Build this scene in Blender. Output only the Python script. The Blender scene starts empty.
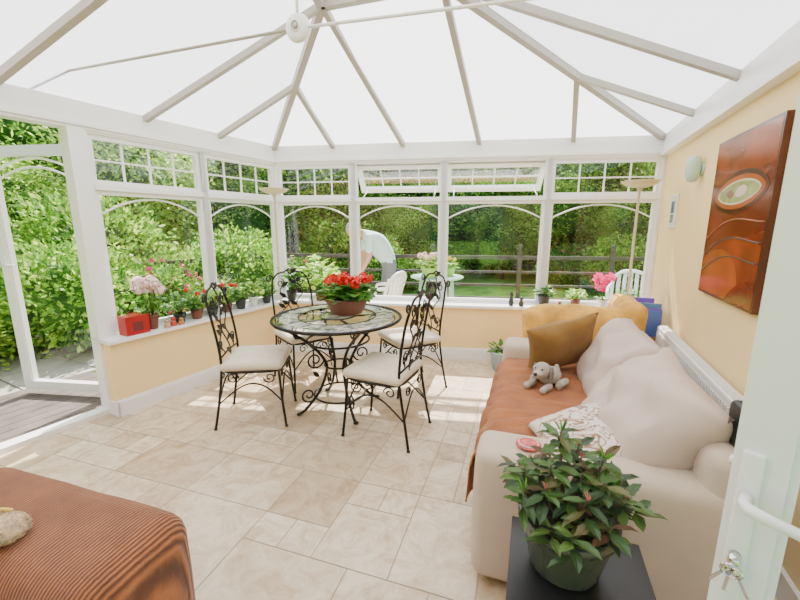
import bpy, bmesh, math, random
from mathutils import Vector, Matrix, noise
random.seed(7)
R=random.uniform
pi=math.pi
# ------------------------------------------------------------ materials
def nt(name):
    m=bpy.data.materials.new(name); m.use_nodes=True
    n=m.node_tree.nodes; l=m.node_tree.links
    return m,n,l,n['Principled BSDF']
def pmat(name,col,rough=.5,metal=0,var=0,vscale=5,bump=0,bscale=60,sheen=0,spec=.5):
    m,n,l,b=nt(name)
    b.inputs['Base Color'].default_value=(*col,1)
    b.inputs['Roughness'].default_value=rough
    b.inputs['Metallic'].default_value=metal
    b.inputs['Specular IOR Level'].default_value=spec
    if sheen: b.inputs['Sheen Weight'].default_value=sheen
    tc=n.new('ShaderNodeTexCoord')
    if var:
        t=n.new('ShaderNodeTexNoise'); t.inputs['Scale'].default_value=vscale; t.inputs['Detail'].default_value=5
        r=n.new('ShaderNodeValToRGB')
        r.color_ramp.elements[0].position=.3; r.color_ramp.elements[1].position=.7
        r.color_ramp.elements[0].color=(*[c*(1-var) for c in col],1)
        r.color_ramp.elements[1].color=(*[min(1,c*(1+var)) for c in col],1)
        l.new(tc.outputs['Object'],t.inputs['Vector']); l.new(t.outputs['Fac'],r.inputs['Fac']); l.new(r.outputs['Color'],b.inputs['Base Color'])
    if bump:
        t2=n.new('ShaderNodeTexNoise'); t2.inputs['Scale'].default_value=bscale; t2.inputs['Detail'].default_value=3
        bp=n.new('ShaderNodeBump'); bp.inputs['Strength'].default_value=bump; bp.inputs['Distance'].default_value=.01
        l.new(tc.outputs['Object'],t2.inputs['Vector']); l.new(t2.outputs['Fac'],bp.inputs['Height']); l.new(bp.outputs['Normal'],b.inputs['Normal'])
    return m
def leafmat(name,cols,tr=.35):
    m,n,l,b=nt(name)
    out=n['Material Output']; n.remove(b)
    g=n.new('ShaderNodeNewGeometry'); r=n.new('ShaderNodeValToRGB')
    e=r.color_ramp.elements
    while len(e)<len(cols): e.new(.5)
    for i,c in enumerate(cols):
        e[i].position=i/(len(cols)-1); e[i].color=(*c,1)
    l.new(g.outputs['Random Per Island'],r.inputs['Fac'])
    d=n.new('ShaderNodeBsdfPrincipled'); d.inputs['Roughness'].default_value=.5
    t=n.new('ShaderNodeBsdfTranslucent'); mx=n.new('ShaderNodeMixShader'); mx.inputs[0].default_value=tr
    l.new(r.outputs['Color'],d.inputs['Base Color']); l.new(r.outputs['Color'],t.inputs['Color'])
    l.new(d.outputs[0],mx.inputs[1]); l.new(t.outputs[0],mx.inputs[2]); l.new(mx.outputs[0],out.inputs['Surface'])
    return m
def glassmat(name,tint=(1,1,1),gl=.06):
    m,n,l,b=nt(name); out=n['Material Output']; n.remove(b)
    t=n.new('ShaderNodeBsdfTransparent'); t.inputs['Color'].default_value=(*tint,1)
    g=n.new('ShaderNodeBsdfGlossy'); g.inputs['Roughness'].default_value=.01
    mx=n.new('ShaderNodeMixShader'); mx.inputs[0].default_value=gl
    l.new(t.outputs[0],mx.inputs[1]); l.new(g.outputs[0],mx.inputs[2]); l.new(mx.outputs[0],out.inputs['Surface'])
    return m
def cordmat(name,c1,c2,scale,rot=(0,0,0),dist=1.2,bmp=.7):
    m,n,l,b=nt(name); tc=n.new('ShaderNodeTexCoord'); mp=n.new('ShaderNodeMapping'); mp.inputs['Rotation'].default_value=rot
    w=n.new('ShaderNodeTexWave'); w.inputs['Scale'].default_value=scale; w.inputs['Distortion'].default_value=dist; w.inputs['Detail'].default_value=2; w.inputs['Detail Scale'].default_value=1.5
    r=n.new('ShaderNodeValToRGB'); r.color_ramp.elements[0].color=(*c1,1); r.color_ramp.elements[1].color=(*c2,1)
    ns=n.new('ShaderNodeTexNoise'); ns.inputs['Scale'].default_value=9
    rr=n.new('ShaderNodeValToRGB'); rr.color_ramp.elements[0].position=.3; rr.color_ramp.elements[0].color=(.6,.55,.5,1); rr.color_ramp.elements[1].position=.65
    mix=n.new('ShaderNodeMixRGB'); mix.blend_type='MULTIPLY'; mix.inputs[0].default_value=.7
    bp=n.new('ShaderNodeBump'); bp.inputs['Strength'].default_value=bmp; bp.inputs['Distance'].default_value=.005
    l.new(tc.outputs['Object'],mp.inputs['Vector']); l.new(mp.outputs[0],w.inputs['Vector']); l.new(mp.outputs[0],ns.inputs['Vector'])
    l.new(w.outputs['Fac'],r.inputs['Fac']); l.new(r.outputs[0],mix.inputs[1]); l.new(ns.outputs['Fac'],rr.inputs[0]); l.new(rr.outputs[0],mix.inputs[2])
    l.new(mix.outputs[0],b.inputs['Base Color']); l.new(w.outputs['Fac'],bp.inputs['Height']); l.new(bp.outputs[0],b.inputs['Normal'])
    b.inputs['Roughness'].default_value=.85; b.inputs['Sheen Weight'].default_value=.15
    return m
WHITE=pmat('upvc_white',(.83,.83,.83),.3)
WHITE2=pmat('gloss_white_paint',(.82,.82,.80),.35)
CREAM=pmat('cream_wall_paint',(.88,.66,.32),.8,var=.03,vscale=2,bump=.05,bscale=200)
BARM=pmat('roof_bar_pvc_backlit',(.40,.37,.33),.5)  # grey-beige carries the bars' backlit shade in the base colour
GLASS=glassmat('window_glass')
VGLASS=glassmat('vent_glass',(.97,.99,1),.16)
IRON=pmat('wrought_iron',(.018,.016,.014),.4,.6,var=.3,vscale=30)
CUSH=pmat('cream_seat_fabric',(.66,.57,.45),.9,var=.08,vscale=12,bump=.2,bscale=250)
SOFA=pmat('beige_sofa_fabric',(.55,.44,.345),.9,var=.06,vscale=6,bump=.25,bscale=300,sheen=.1)
SOFA2=pmat('beige_cushion_fabric',(.55,.43,.37),.9,var=.08,vscale=5,bump=.25,bscale=300,sheen=.1)
MUST=cordmat('mustard_fabric',(.26,.13,.02),(.44,.24,.045),50,dist=2)
GOLD=pmat('gold_blanket',(.62,.34,.06),.9,var=.3,vscale=9,bump=.5,bscale=60,sheen=.1)
THROW=cordmat('rust_throw_fabric',(.30,.08,.016),(.58,.19,.045),38,(0,0,1.2),6,.8)
CORD=cordmat('rust_corduroy',(.11,.032,.012),(.38,.125,.038),30,(0,0,.3),.8)
TERRA=pmat('terracotta',(.17,.06,.04),.5,var=.15,vscale=10)
SOIL=pmat('soil',(.03,.02,.012),1,bump=.8,bscale=80)
BLACK=pmat('black_lacquer',(.010,.010,.011),.4)
GRN_POT=pmat('glazed_green_pot',(.065,.075,.05),.2,var=.3,vscale=6)
GREY_POT=pmat('grey_blue_pot',(.28,.36,.42),.4,var=.1)
DARKPOT=pmat('dark_plastic_pot',(.03,.035,.03),.5)
REDM=pmat('red_tin',(.36,.010,.010),.35)
TEALP=pmat('lime_planter',(.35,.62,.12),.4)
CHROME=pmat('chrome',(.7,.7,.7),.15,1)
LEAF=leafmat('leaf_green',[(.03,.11,.015),(.08,.24,.03),(.2,.42,.06)])
LEAFD=leafmat('leaf_dark_green',[(.014,.04,.010),(.03,.08,.015),(.07,.15,.022),(.10,.05,.02)],.12)
LEAFT=leafmat('tree_foliage',[(.05,.16,.02),(.15,.36,.035),(.36,.60,.07),(.62,.82,.18)],.5)
LEAFT2=leafmat('tree_foliage_dark',[(.03,.11,.014),(.10,.25,.03),(.24,.46,.06),(.42,.62,.12)],.45)
LEAFT3=leafmat('tree_foliage_light',[(.18,.38,.04),(.42,.66,.09),(.72,.86,.24)],.5)
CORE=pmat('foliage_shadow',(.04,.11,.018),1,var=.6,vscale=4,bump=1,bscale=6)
BARK=pmat('bark',(.10,.07,.05),.9,bump=.6,bscale=20)
PINK=leafmat('pink_petals',[(.75,.03,.20),(.9,.12,.35)],.3)
RED=leafmat('red_petals',[(.55,.003,.003),(.8,.012,.01)],.25)
PALE=leafmat('pale_petals',[(.85,.5,.5),(.9,.85,.8)],.3)
BUDS=leafmat('pink_buds',[(.5,.12,.12),(.7,.3,.25)],.2)
WOODG=pmat('weathered_wood',(.075,.065,.06),.85,var=.35,vscale=8,bump=.3,bscale=30)
DECK=pmat('deck_boards',(.12,.10,.085),.8,var=.3,vscale=6,bump=.3,bscale=30)
STONE=pmat('patio_stone',(.42,.39,.34),.9,var=.15,vscale=3,bump=.3,bscale=30)
PLASTIC=pmat('white_resin',(.80,.82,.83),.35)
def roofmat():
    m,n,l,b=nt('opal_polycarbonate'); out=n['Material Output']; n.remove(b)
    t=n.new('ShaderNodeBsdfTranslucent'); t.inputs['Color'].default_value=(.70,.715,.74,1)
    d=n.new('ShaderNodeBsdfDiffuse'); d.inputs['Color'].default_value=(.88,.88,.88,1)
    mx=n.new('ShaderNodeMixShader'); mx.inputs[0].default_value=.26
    l.new(t.outputs[0],mx.inputs[1]); l.new(d.outputs[0],mx.inputs[2]); l.new(mx.outputs[0],out.inputs['Surface'])
    return m
ROOF=roofmat()
def tilemat():
    m,n,l,b=nt('travertine_tile'); g=n.new('ShaderNodeNewGeometry'); tc=n.new('ShaderNodeTexCoord')
    r=n.new('ShaderNodeValToRGB'); e=r.color_ramp.elements
    e[0].color=(.50,.38,.25,1); e[1].color=(.74,.62,.46,1); x=e.new(.4); x.color=(.64,.52,.37,1)
    ns=n.new('ShaderNodeTexNoise'); ns.inputs['Scale'].default_value=7; ns.inputs['Detail'].default_value=10; ns.inputs['Roughness'].default_value=.74; ns.inputs['Distortion'].default_value=1.1
    r2=n.new('ShaderNodeValToRGB'); r2.color_ramp.elements[0].position=.36; r2.color_ramp.elements[1].position=.58
    r2.color_ramp.elements[0].color=(.64,.52,.39,1); r2.color_ramp.elements[1].color=(1,1,1,1)
    mix=n.new('ShaderNodeMixRGB'); mix.blend_type='MULTIPLY'; mix.inputs[0].default_value=.8
    l.new(g.outputs['Random Per Island'],r.inputs[0]); l.new(tc.outputs['Object'],ns.inputs['Vector']); l.new(ns.outputs['Fac'],r2.inputs[0])
    l.new(r.outputs[0],mix.inputs[1]); l.new(r2.outputs[0],mix.inputs[2]); l.new(mix.outputs[0],b.inputs['Base Color'])
    b.inputs['Roughness'].default_value=.33
    bp=n.new('ShaderNodeBump'); bp.inputs['Strength'].default_value=.2; bp.inputs['Distance'].default_value=.004
    l.new(ns.outputs['Fac'],bp.inputs['Height']); l.new(bp.outputs[0],b.inputs['Normal'])
    return m
TILE=tilemat(); GROUT=pmat('grout',(.36,.27,.18),.9)
GRASS=pmat('lawn_grass',(.20,.46,.055),.9,var=.4,vscale=3,bump=.8,bscale=120)
def mosaic():
    m,n,l,b=nt('mosaic_glass'); tc=n.new('ShaderNodeTexCoord'); v=n.new('ShaderNodeTexVoronoi'); v.inputs['Scale'].default_value=26
    r=n.new('ShaderNodeValToRGB'); e=r.color_ramp.elements; e[0].color=(.10,.12,.09,1); e[1].color=(.55,.52,.42,1); x=e.new(.4); x.color=(.27,.29,.23,1)
    sp=n.new('ShaderNodeSeparateColor')
    l.new(tc.outputs['Object'],v.inputs['Vector']); l.new(v.outputs['Color'],sp.inputs[0]); l.new(sp.outputs[0],r.inputs[0]); l.new(r.outputs[0],b.inputs['Base Color'])
    b.inputs['Roughness'].default_value=.08
    return m
MOSAIC=mosaic()
# ------------------------------------------------------------ mesh builder
def T(x,y,z): return Matrix.Translation((x,y,z))
def RZ(a): return Matrix.Rotation(a,4,'Z')
def RX(a): return Matrix.Rotation(a,4,'X')
def RY(a): return Matrix.Rotation(a,4,'Y')
class MB:
    def __init__(s): s.v=[];s.f=[];s.fm=[];s.fs=[];s.mats=[]
    def mi(s,m):
        if m not in s.mats: s.mats.append(m)
        return s.mats.index(m)
    def add(s,vs,fs,m,M=None,smooth=False):
        o=len(s.v); k=s.mi(m)
        if M is None: s.v.extend([tuple(v) for v in vs])
        else: s.v.extend([tuple(M@Vector(v)) for v in vs])
        for f in fs: s.f.append([i+o for i in f]); s.fm.append(k); s.fs.append(smooth)
    def box(s,x0,x1,y0,y1,z0,z1,m,M=None):
        vs=[(x,y,z) for x in(x0,x1) for y in(y0,y1) for z in(z0,z1)]
        s.add(vs,[(0,1,3,2),(4,6,7,5),(0,4,5,1),(2,3,7,6),(0,2,6,4),(1,5,7,3)],m,M)
    def bar(s,p,q,w,h,m,up=Vector((0,0,1)),M=None):
        p=Vector(p);q=Vector(q);d=(q-p).normalized(); x=d.cross(up).normalized()*w/2; y=x.normalized().cross(d).normalized()*h/2
        vs=[p-x-y,p+x-y,p+x+y,p-x+y,q-x-y,q+x-y,q+x+y,q-x+y]
        s.add(vs,[(0,3,2,1),(4,5,6,7),(0,1,5,4),(1,2,6,5),(2,3,7,6),(3,0,4,7)],m,M)
    def tube(s,pts,r,m,n=6,M=None,closed=False):
        P=[Vector(p) for p in pts]; N=len(P)
        rs=r if isinstance(r,(list,tuple)) else [r]*N
        if len(rs)<N: rs=list(rs)+[rs[-1]]*(N-len(rs))
        vs=[];up=None
        for i in range(N):
            if closed: t=(P[(i+1)%N]-P[i-1])
            else: t=P[min(i+1,N-1)]-P[max(i-1,0)]
            if t.length<1e-9: t=Vector((0,0,1))
            t.normalize()
            if up is None: up=t.orthogonal().normalized()
            up=(up-t*up.dot(t)); up=up.normalized() if up.length>1e-6 else t.orthogonal().normalized()
            b=t.cross(up)
            for k in range(n):
                a=2*pi*k/n; vs.append(P[i]+(up*math.cos(a)+b*math.sin(a))*rs[i])
        fs=[]
        for i in range(N if closed else N-1):
            j=(i+1)%N
            for k in range(n): fs.append((i*n+k,i*n+(k+1)%n,j*n+(k+1)%n,j*n+k))
        if not closed: fs.append(tuple(range(n-1,-1,-1))); fs.append(tuple((N-1)*n+k for k in range(n)))
        s.add(vs,fs,m,M,True)
    def lathe(s,prof,m,n=24,M=None,smooth=True):
        vs=[];fs=[]
        for r,z in prof:
            for k in range(n): vs.append((r*math.cos(2*pi*k/n),r*math.sin(2*pi*k/n),z))
        for i in range(len(prof)-1):
            for k in range(n): fs.append((i*n+k,i*n+(k+1)%n,(i+1)*n+(k+1)%n,(i+1)*n+k))
        s.add(vs,fs,m,M,smooth)
    def ell(s,c,rad,m,M=None,n=12,nz=0,fr=3):
        vs=[];fs=[];k2=n//2+1
        for i in range(k2+1):
            th=pi*i/k2
            for k in range(n):
                a=2*pi*k/n; d=Vector((math.sin(th)*math.cos(a),math.sin(th)*math.sin(a),math.cos(th)))
                q=1+(nz*noise.noise(d*fr+Vector(c)) if nz else 0)
                vs.append((c[0]+rad[0]*d.x*q,c[1]+rad[1]*d.y*q,c[2]+rad[2]*d.z*q))
        for i in range(k2):
            for k in range(n): fs.append((i*n+k,i*n+(k+1)%n,(i+1)*n+(k+1)%n,(i+1)*n+k))
        s.add(vs,fs,m,M,True)
    def sbox(s,c,size,r,m,M=None,n=6,bulge=(0,0,0),wr=0,fr=5,seed=0):
        h=[x/2 for x in size]; r=min(r,min(h)*.98)
        def lin(H):
            a=[-H,-H+.25*r,-H+.6*r,-H+r]; inner=[-H+r+(2*H-2*r)*i/n for i in range(1,n)]
            return a+inner+[-x for x in reversed(a)]
        L=[lin(H) for H in h]; vs=[];fs=[]
        for ax in range(3):
            u,w=[(1,2),(2,0),(0,1)][ax]
            for sg in(-1,1):
                o=len(vs)
                for a in L[u]:
                    for b in L[w]:
                        p=[0,0,0];p[ax]=sg*h[ax];p[u]=a;p[w]=b
                        inn=[max(-(h[i]-r),min(h[i]-r,p[i])) for i in range(3)]
                        d=Vector([p[i]-inn[i] for i in range(3)])
                        if d.length>1e-9: d=d.normalized()*r
                        q=Vector(inn)+d
                        q2=q.copy()
                        for i in range(3):
                            if bulge[i]:
                                f=1
                                for j in range(3):
                                    if j!=i: f*=max(0,1-(q[j]/h[j])**2)
                                q2[i]+=bulge[i]*(q[i]/h[i])*f
                        q2+=Vector(c)
                        if wr:
                            nv=noise.noise_vector(q2*fr+Vector((seed,seed*2,0))); q2+=nv*wr
                        vs.append(q2)
                W=len(L[w])
                for i in range(len(L[u])-1):
                    for j in range(W-1):
                        f=(o+i*W+j,o+(i+1)*W+j,o+(i+1)*W+j+1,o+i*W+j+1)
                        fs.append(f if sg>0 else f[::-1])
        s.add(vs,fs,m,M,True)
    def pillow(s,w,h,t,m,M=None,n=22,wr=.006,seed=0,wf=6,pw=.42):
        vs=[];fs=[]
        for sg in(1,-1):
            o=len(vs)
            for i in range(n+1):
                for j in range(n+1):
                    x=-1+2*i/n;y=-1+2*j/n
                    X=w/2*x*(1-.09*(1-y*y)*abs(x)); Y=h/2*y*(1-.09*(1-x*x)*abs(y))
                    z=t/2*(max(0,(1-x*x)*(1-y*y)))**pw
                    nz=noise.noise(Vector((X*wf+seed,Y*wf,sg*2)))*wr*min(1,z*20)*2
                    vs.append((X,Y,sg*(z+nz)))
            for i in range(n):
                for j in range(n):
                    f=(o+i*(n+1)+j,o+(i+1)*(n+1)+j,o+(i+1)*(n+1)+j+1,o+i*(n+1)+j+1)
                    fs.append(f if sg>0 else f[::-1])
        s.add(vs,fs,m,M,True)
    def leaf(s,p,d,nrm,l,w,m,fold=.15,M=None):
        p=Vector(p); d=Vector(d).normalized(); sd=d.cross(Vector(nrm))
        if sd.length<1e-5: sd=d.orthogonal()
        sd.normalize(); up=sd.cross(d)
        vs=[p,p+d*l*.35+sd*w*.5+up*l*fold*.3,p+d*l*.75+sd*w*.36+up*l*fold*.2,p+d*l-up*l*fold*.6,p+d*l*.75-sd*w*.36+up*l*fold*.2,p+d*l*.35-sd*w*.5+up*l*fold*.3,p+d*l*.5]
        s.add(vs,[(0,1,6),(1,2,6),(2,3,6),(3,4,6),(4,5,6),(5,0,6)],m,M,False)
    def quadleaf(s,p,l,w,m,d=None):
        p=Vector(p)
        if d is None: d=Vector((R(-1,1),R(-1,1),R(-.8,.6)))
        d=d.normalized(); sd=d.cross(Vector((R(-1,1),R(-1,1),R(-1,1)))); 
        if sd.length<1e-4: sd=d.orthogonal()
        sd.normalize()
        s.add([p,p+d*l*.5+sd*w*.5,p+d*l,p+d*l*.5-sd*w*.5],[(0,1,2,3)],m)
    def build(s,name,merge=False,recalc=False,parent=None,loc=None):
        me=bpy.data.meshes.new(name); me.from_pydata(s.v,[],s.f)
        for m in s.mats: me.materials.append(m)
        me.polygons.foreach_set('material_index',s.fm); me.polygons.foreach_set('use_smooth',s.fs)
        if merge or recalc:
            bm=bmesh.new(); bm.from_mesh(me)
            if merge: bmesh.ops.remove_doubles(bm,verts=bm.verts,dist=1e-5)
            if recalc: bmesh.ops.recalc_face_normals(bm,faces=bm.faces)
            bm.to_mesh(me); bm.free()
        me.update()
        ob=bpy.data.objects.new(name,me); bpy.context.scene.collection.objects.link(ob)
        if parent: ob.parent=parent
        return ob
# ------------------------------------------------------------ frames
BL=Vector((-1.39,4.45,0)); BR=Vector((2.56,3.89,0))
def frame(o,u,n):
    u=Vector(u).normalized(); n=Vector(n).normalized()
    M=Matrix.Identity(4)
    M[0][0],M[1][0]=u.x,u.y; M[0][1],M[1][1]=n.x,n.y; M[0][3],M[1][3]=o.x,o.y
    return M
FB=frame(BL,(.990,-.140,0),(-.140,-.990,0))
FL=frame(BL,(-.469,-.883,0),(.883,-.469,0))
FR=frame(BR,(-.375,-.927,0),(-.927,.375,0))
EZ0,EZ1=2.08,2.22
# ------------------------------------------------------------ floor
mb=MB(); a=math.radians(-18); c,s_=math.cos(a),math.sin(a)
G=.178; NX,NY=52,56; occ=[[0]*NY for _ in range(NX)]
sizes=[(3,2),(2,3),(2,2),(2,1),(1,2),(3,2),(2,2),(3,2),(3,3),(1,1)]
for i in range(NX):
    for j in range(NY):
        if occ[i][j]: continue
        random.shuffle(sizes)
        for w,h in sizes+[(1,1)]:
            if i+w<=NX and j+h<=NY and all(not occ[i+x][j+y] for x in range(w) for y in range(h)):
                for x in range(w):
                    for y in range(h): occ[i+x][j+y]=1
                g=.0026; x0,x1=(i-26)*G+g,(i-26+w)*G-g; y0,y1=(j-25)*G+g,(j-25+h)*G-g
                vs=[(c*x-s_*y,1.5+s_*x+c*y,0) for x,y in((x0,y0),(x1,y0),(x1,y1),(x0,y1))]
                mb.add(vs,[(0,1,2,3)],TILE); break
mb.add([(-7,-3,-.002),(7,-3,-.002),(7,7,-.002),(-7,7,-.002)],[(0,1,2,3)],GROUT)
fl=mb.build('floor')
bm=bmesh.new(); bm.from_mesh(fl.data)
for F in (FB,FL,FR):
    co=F.translation; no=F.to_3x3()@Vector((0,1,0))
    bmesh.ops.bisect_plane(bm,geom=bm.verts[:]+bm.edges[:]+bm.faces[:],plane_co=co-no*.03,plane_no=-no,clear_outer=True)
bmesh.ops.bisect_plane(bm,geom=bm.verts[:]+bm.edges[:]+bm.faces[:],plane_co=(0,-2,0),plane_no=(0,-1,0),clear_outer=True)
bm.to_mesh(fl.data); bm.free()
# ------------------------------------------------------------ walls
def simple(name,F,boxes,recalc=True):
    mb=MB()
    for b in boxes: mb.box(*b[:6],b[6],F)
    return mb.build(name,recalc=recalc)
simple('wall_back',FB,[(-.05,4.0,-.09,.16,0,.572,CREAM)])
simple('wall_left',FL,[(-.05,1.88,-.09,.16,0,.572,CREAM),(3.5,5.25,-.12,.08,0,2.08,CREAM)])
simple('wall_right',FR,[(-.09,4.36,-.14,0,0,2.09,CREAM)])
simple('trim_sill_back',FB,[(-.05,3.97,-.03,.20,.573,.60,WHITE)])
simple('trim_sill_left',FL,[(-.05,1.90,-.03,.20,.5725,.599,WHITE)])
simple('baseboard_back',FB,[(.1,3.94,.16,.178,0,.11,WHITE2),(.1,3.94,.16,.172,.11,.125,WHITE2)])
simple('baseboard_left',FL,[(.12,1.9,.16,.178,0,.11,WHITE2),(.12,1.9,.16,.172,.11,.125,WHITE2),(1.88,1.897,-.05,.178,0,.11,WHITE2)])
simple('baseboard_right',FR,[(.0,4.2,0,.018,0,.11,WHITE2)])
simple('trim_eaves_back',FB,[(-.04,4.04,-.06,.05,EZ0,EZ1+.045,WHITE),(-.04,4.04,.05,.065,EZ0+.02,EZ0+.045,WHITE)])
simple('trim_eaves_left',FL,[(-.04,5.25,-.06,.05,EZ0,EZ1+.045,WHITE),(-.04,5.25,.05,.065,EZ0+.02,EZ0+.045,WHITE)])
simple('trim_eaves_right',FR,[(-.04,4.4,-.06,.05,EZ0,EZ1+.045,WHITE),(0,4.4,.05,.065,EZ0,EZ0+.03,WHITE)])
mb=MB()
mb.box(-4.0,-.62,-.36,-.16,0,2.95,CREAM); mb.box(1.06,1.3,-.36,-.16,0,2.95,CREAM); mb.box(-.62,1.06,-.36,-.16,2.12,2.95,CREAM)
mb.build('wall_house',recalc=True)
# ------------------------------------------------------------ windows
def pane(mb,M,w,h,fw=.032,grid=None,arch=False,th=.05,gm=None):
    mb.box(0,w,-th/2,th/2,0,fw,WHITE,M); mb.box(0,w,-th/2,th/2,h-fw,h,WHITE,M)
    mb.box(0,fw,-th/2,th/2,fw,h-fw,WHITE,M); mb.box(w-fw,w,-th/2,th/2,fw,h-fw,WHITE,M)
    mb.add([(fw,0,fw),(w-fw,0,fw),(w-fw,0,h-fw),(fw,0,h-fw)],[(0,1,2,3)],gm or GLASS,M)
    if grid:
        nx,ny=grid
        for i in range(1,nx):
            x=fw+(w-2*fw)*i/nx; mb.box(x-.006,x+.006,-.008,.008,fw,h-fw,WHITE,M)
        for i in range(1,ny):
            z=fw+(h-2*fw)*i/ny; mb.box(fw,w-fw,-.007,.007,z-.006,z+.006,WHITE,M)
    if arch:
        pts=[]
        for i in range(17):
            t=-1+2*i/16; pts.append((fw+(w-2*fw)*(t+1)/2,0,h-fw-.015-.13*t*t))
        mb.tube(pts,.008,WHITE,6,M)
wn=1
def bay(F,s0,s1,openit=False,gx=4):
    global wn
    mb=MB(); p=.022
    mb.box(s0-p,s0+p,-.045,.045,.60,EZ0,WHITE,F)
    mb.box(s1-p,s1+p,-.045,.045,.60,EZ0,WHITE,F)
    mb.box(s0+p,s1-p,-.04,.05,1.68,1.72,WHITE,F); mb.box(s0+p,s1-p,-.04,.045,.60,.615,WHITE,F); mb.box(s0+p,s1-p,-.04,.04,EZ0-.015,EZ0,WHITE,F)
    w=s1-s0-2*p
    pane(mb,F@T(s0+p,0,.615),w,1.065,arch=True)
    h=EZ0-.015-1.72
    if openit:
        # vent sash hinged at its head, foot pushed outwards (-y is outside)
        Mo=F@T(s0+p,-.035,EZ0-.015)@RX(math.radians(-46))@T(0,0,-h-.02)
        pane(mb,Mo,w,h+.02,fw=.050,grid=(gx,2),gm=VGLASS)
        for a,b in((s0+p,s0+p+.018),(s1-p-.018,s1-p)): mb.box(a,b,-.03,.03,1.72,EZ0-.015,WHITE,F)
        for sx in(.08,w-.08):
            q=Mo@Vector((sx,.0,.03)); mb.tube([F@Vector((s0+p+sx,0,1.725)),q],.006,WHITE,6)
    else:
        pane(mb,F@T(s0+p,0,1.72),w,h,grid=(gx,2))
    mb.build('window_%d'%wn,recalc=False); wn+=1
PB=[0.02,.90,1.87,2.92,3.97]
for i in range(4): bay(FB,PB[i],PB[i+1],openit=i in(1,2))
bay(FL,.02,.90); bay(FL,.90,1.80)
simple('trim_corner_post',FB,[(-.05,.04,-.05,.05,.6,EZ0,WHITE)])
simple('trim_door_jamb',FL,[(1.80,1.90,-.06,.06,.0,EZ0,WHITE),(1.9,3.5,-.06,.04,0,.035,WHITE),(3.42,3.5,-.06,.06,.035,EZ0,WHITE)])
def glazed_door(name,P,g,w,h,nrm,stile=.10,arch=True,z0=.03,th=.03):
    M=frame(Vector((P[0],P[1],0)),g,nrm)@T(0,0,z0)
    mb=MB()
    mb.box(0,stile,-th,th,0,h,WHITE,M); mb.box(w-stile,w,-th,th,0,h,WHITE,M)
    mb.box(stile,w-stile,-th,th,h-stile,h,WHITE,M); mb.box(stile,w-stile,-th,th,0,stile,WHITE,M)
    for a,b in((stile,stile+.010),(w-stile-.010,w-stile)):
        mb.box(a,b,-th*.6,th*.6,stile,h-stile,WHITE,M)
    mb.add([(stile,0,stile),(w-stile,0,stile),(w-stile,0,h-stile),(stile,0,h-stile)],[(0,1,2,3)],GLASS,M)
    if arch:
        for off in(.0,.07):
            pts=[]
            for i in range(17):
                t=-1+2*i/16; pts.append((stile+(w-2*stile)*(t+1)/2,0,h-stile-.015-off-.10*t*t))
            mb.tube(pts,.009,WHITE,6,M)
    return mb,M
mb,M=glazed_door('door_1',(-2.43,3.08),(-.99,.12,0),.84,2.0,(.12,.99,0),stile=.075,z0=.03)
mb.box(.78,.80,-.045,-.03,.95,1.15,WHITE,M); mb.tube([(.79,-.05,1.08),(.79,-.07,1.08),(.67,-.07,1.08)],.009,WHITE,8,M)
mb.bar((-2.32,2.92,1.9),(-2.44,3.07,1.9),.03,.1,WHITE); mb.bar((-2.32,2.92,.25),(-2.44,3.07,.25),.03,.1,WHITE)
mb.build('door_1')
g=Vector((.66,-.751,0)).normalized(); nn=Vector((-.751,-.66,0)).normalized()
mb,M=glazed_door('door_2',(.488,.508),g,.70,2.04,nn,arch=False,stile=.058,z0=.01,th=.018)
mb.sbox((.022,.022,1.0),(.025,.010,.23),.004,WHITE,M,2)
mb.tube([(.022,.026,1.05),(.022,.052,1.05),(.028,.060,1.05),(.050,.062,1.048),(.105,.058,1.04)],[.0075,.0075,.0085,.0075,.007],WHITE,10,M)
mb.tube([(.022,-.018,1.05),(.022,-.06,1.05),(.012,-.070,1.05),(-.01,-.073,1.048)],[.008,.008,.008,.0075],WHITE,10,M)
mb.lathe([(0,.02),(.007,.02),(.007,0),(0,0)],CHROME,12,M@T(.022,.026,.955)@RX(-pi/2))
for i,a in enumerate((-.5,.1,.5)):
    K=M@T(.022,.046,.95)@RY(a)
    mb.box(-.002,.002,-.001,.001,-.045,-.02,CHROME,K); mb.lathe([(.004,.0),(.008,.0),(.008,.002),(.004,.002)],CHROME,10,K@T(0,0,-.012)@RX(pi/2))
mb.tube([(.022+.010*math.cos(t),.046,.94+.010*math.sin(t)) for t in [i*pi/6 for i in range(12)]],.0015,CHROME,5,M,True)
mb.build('door_2')
# ------------------------------------------------------------ roof
def eB(s): return FB@Vector((s,0,EZ1))
def eL(s): return FL@Vector((s,0,EZ1))
def eR(s): return FR@Vector((s,0,EZ1))
N1=Vector((-.534,2.976,2.91)); N2=Vector((.262,2.72,2.91))
H1=Vector((-.95,-.2,2.91)); H2=Vector((-.05,-.2,2.91))
BLe=eB(0); BRe=eR(0); FLe=eL(5.24); FRe=eR(4.40)
up=Vector((0,0,.03))
mb=MB()
for poly in ([BLe,BRe,N2,N1],[BRe,FRe,N2],[FRe,H2,N2],[FLe,BLe,N1],[FLe,N1,H1],[N1,N2,H2,H1]):
    mb.add([p+up for p in poly],[tuple(range(len(poly)))],ROOF)
mb.build('ceiling')
mb=MB()
def raf(p,q,w=.043,h=.043): mb.bar(p,q,w,h,BARM)
hL=lambda k:BLe.lerp(N1,k); hR=lambda k:BRe.lerp(N2,k)
raf(BLe,N1,.052,.052); raf(BRe,N2,.052,.052)
raf(eB(.70),hL(.565)); raf(eB(1.457),N1); raf(eB(2.225),N2); raf(eB(3.126),hR(.511))
raf(eR(.92),hR(.511)); raf(eR(1.70),N2); raf(eR(2.7),N2.lerp(H2,.35)); raf(eR(3.5),N2.lerp(H2,.7))
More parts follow.
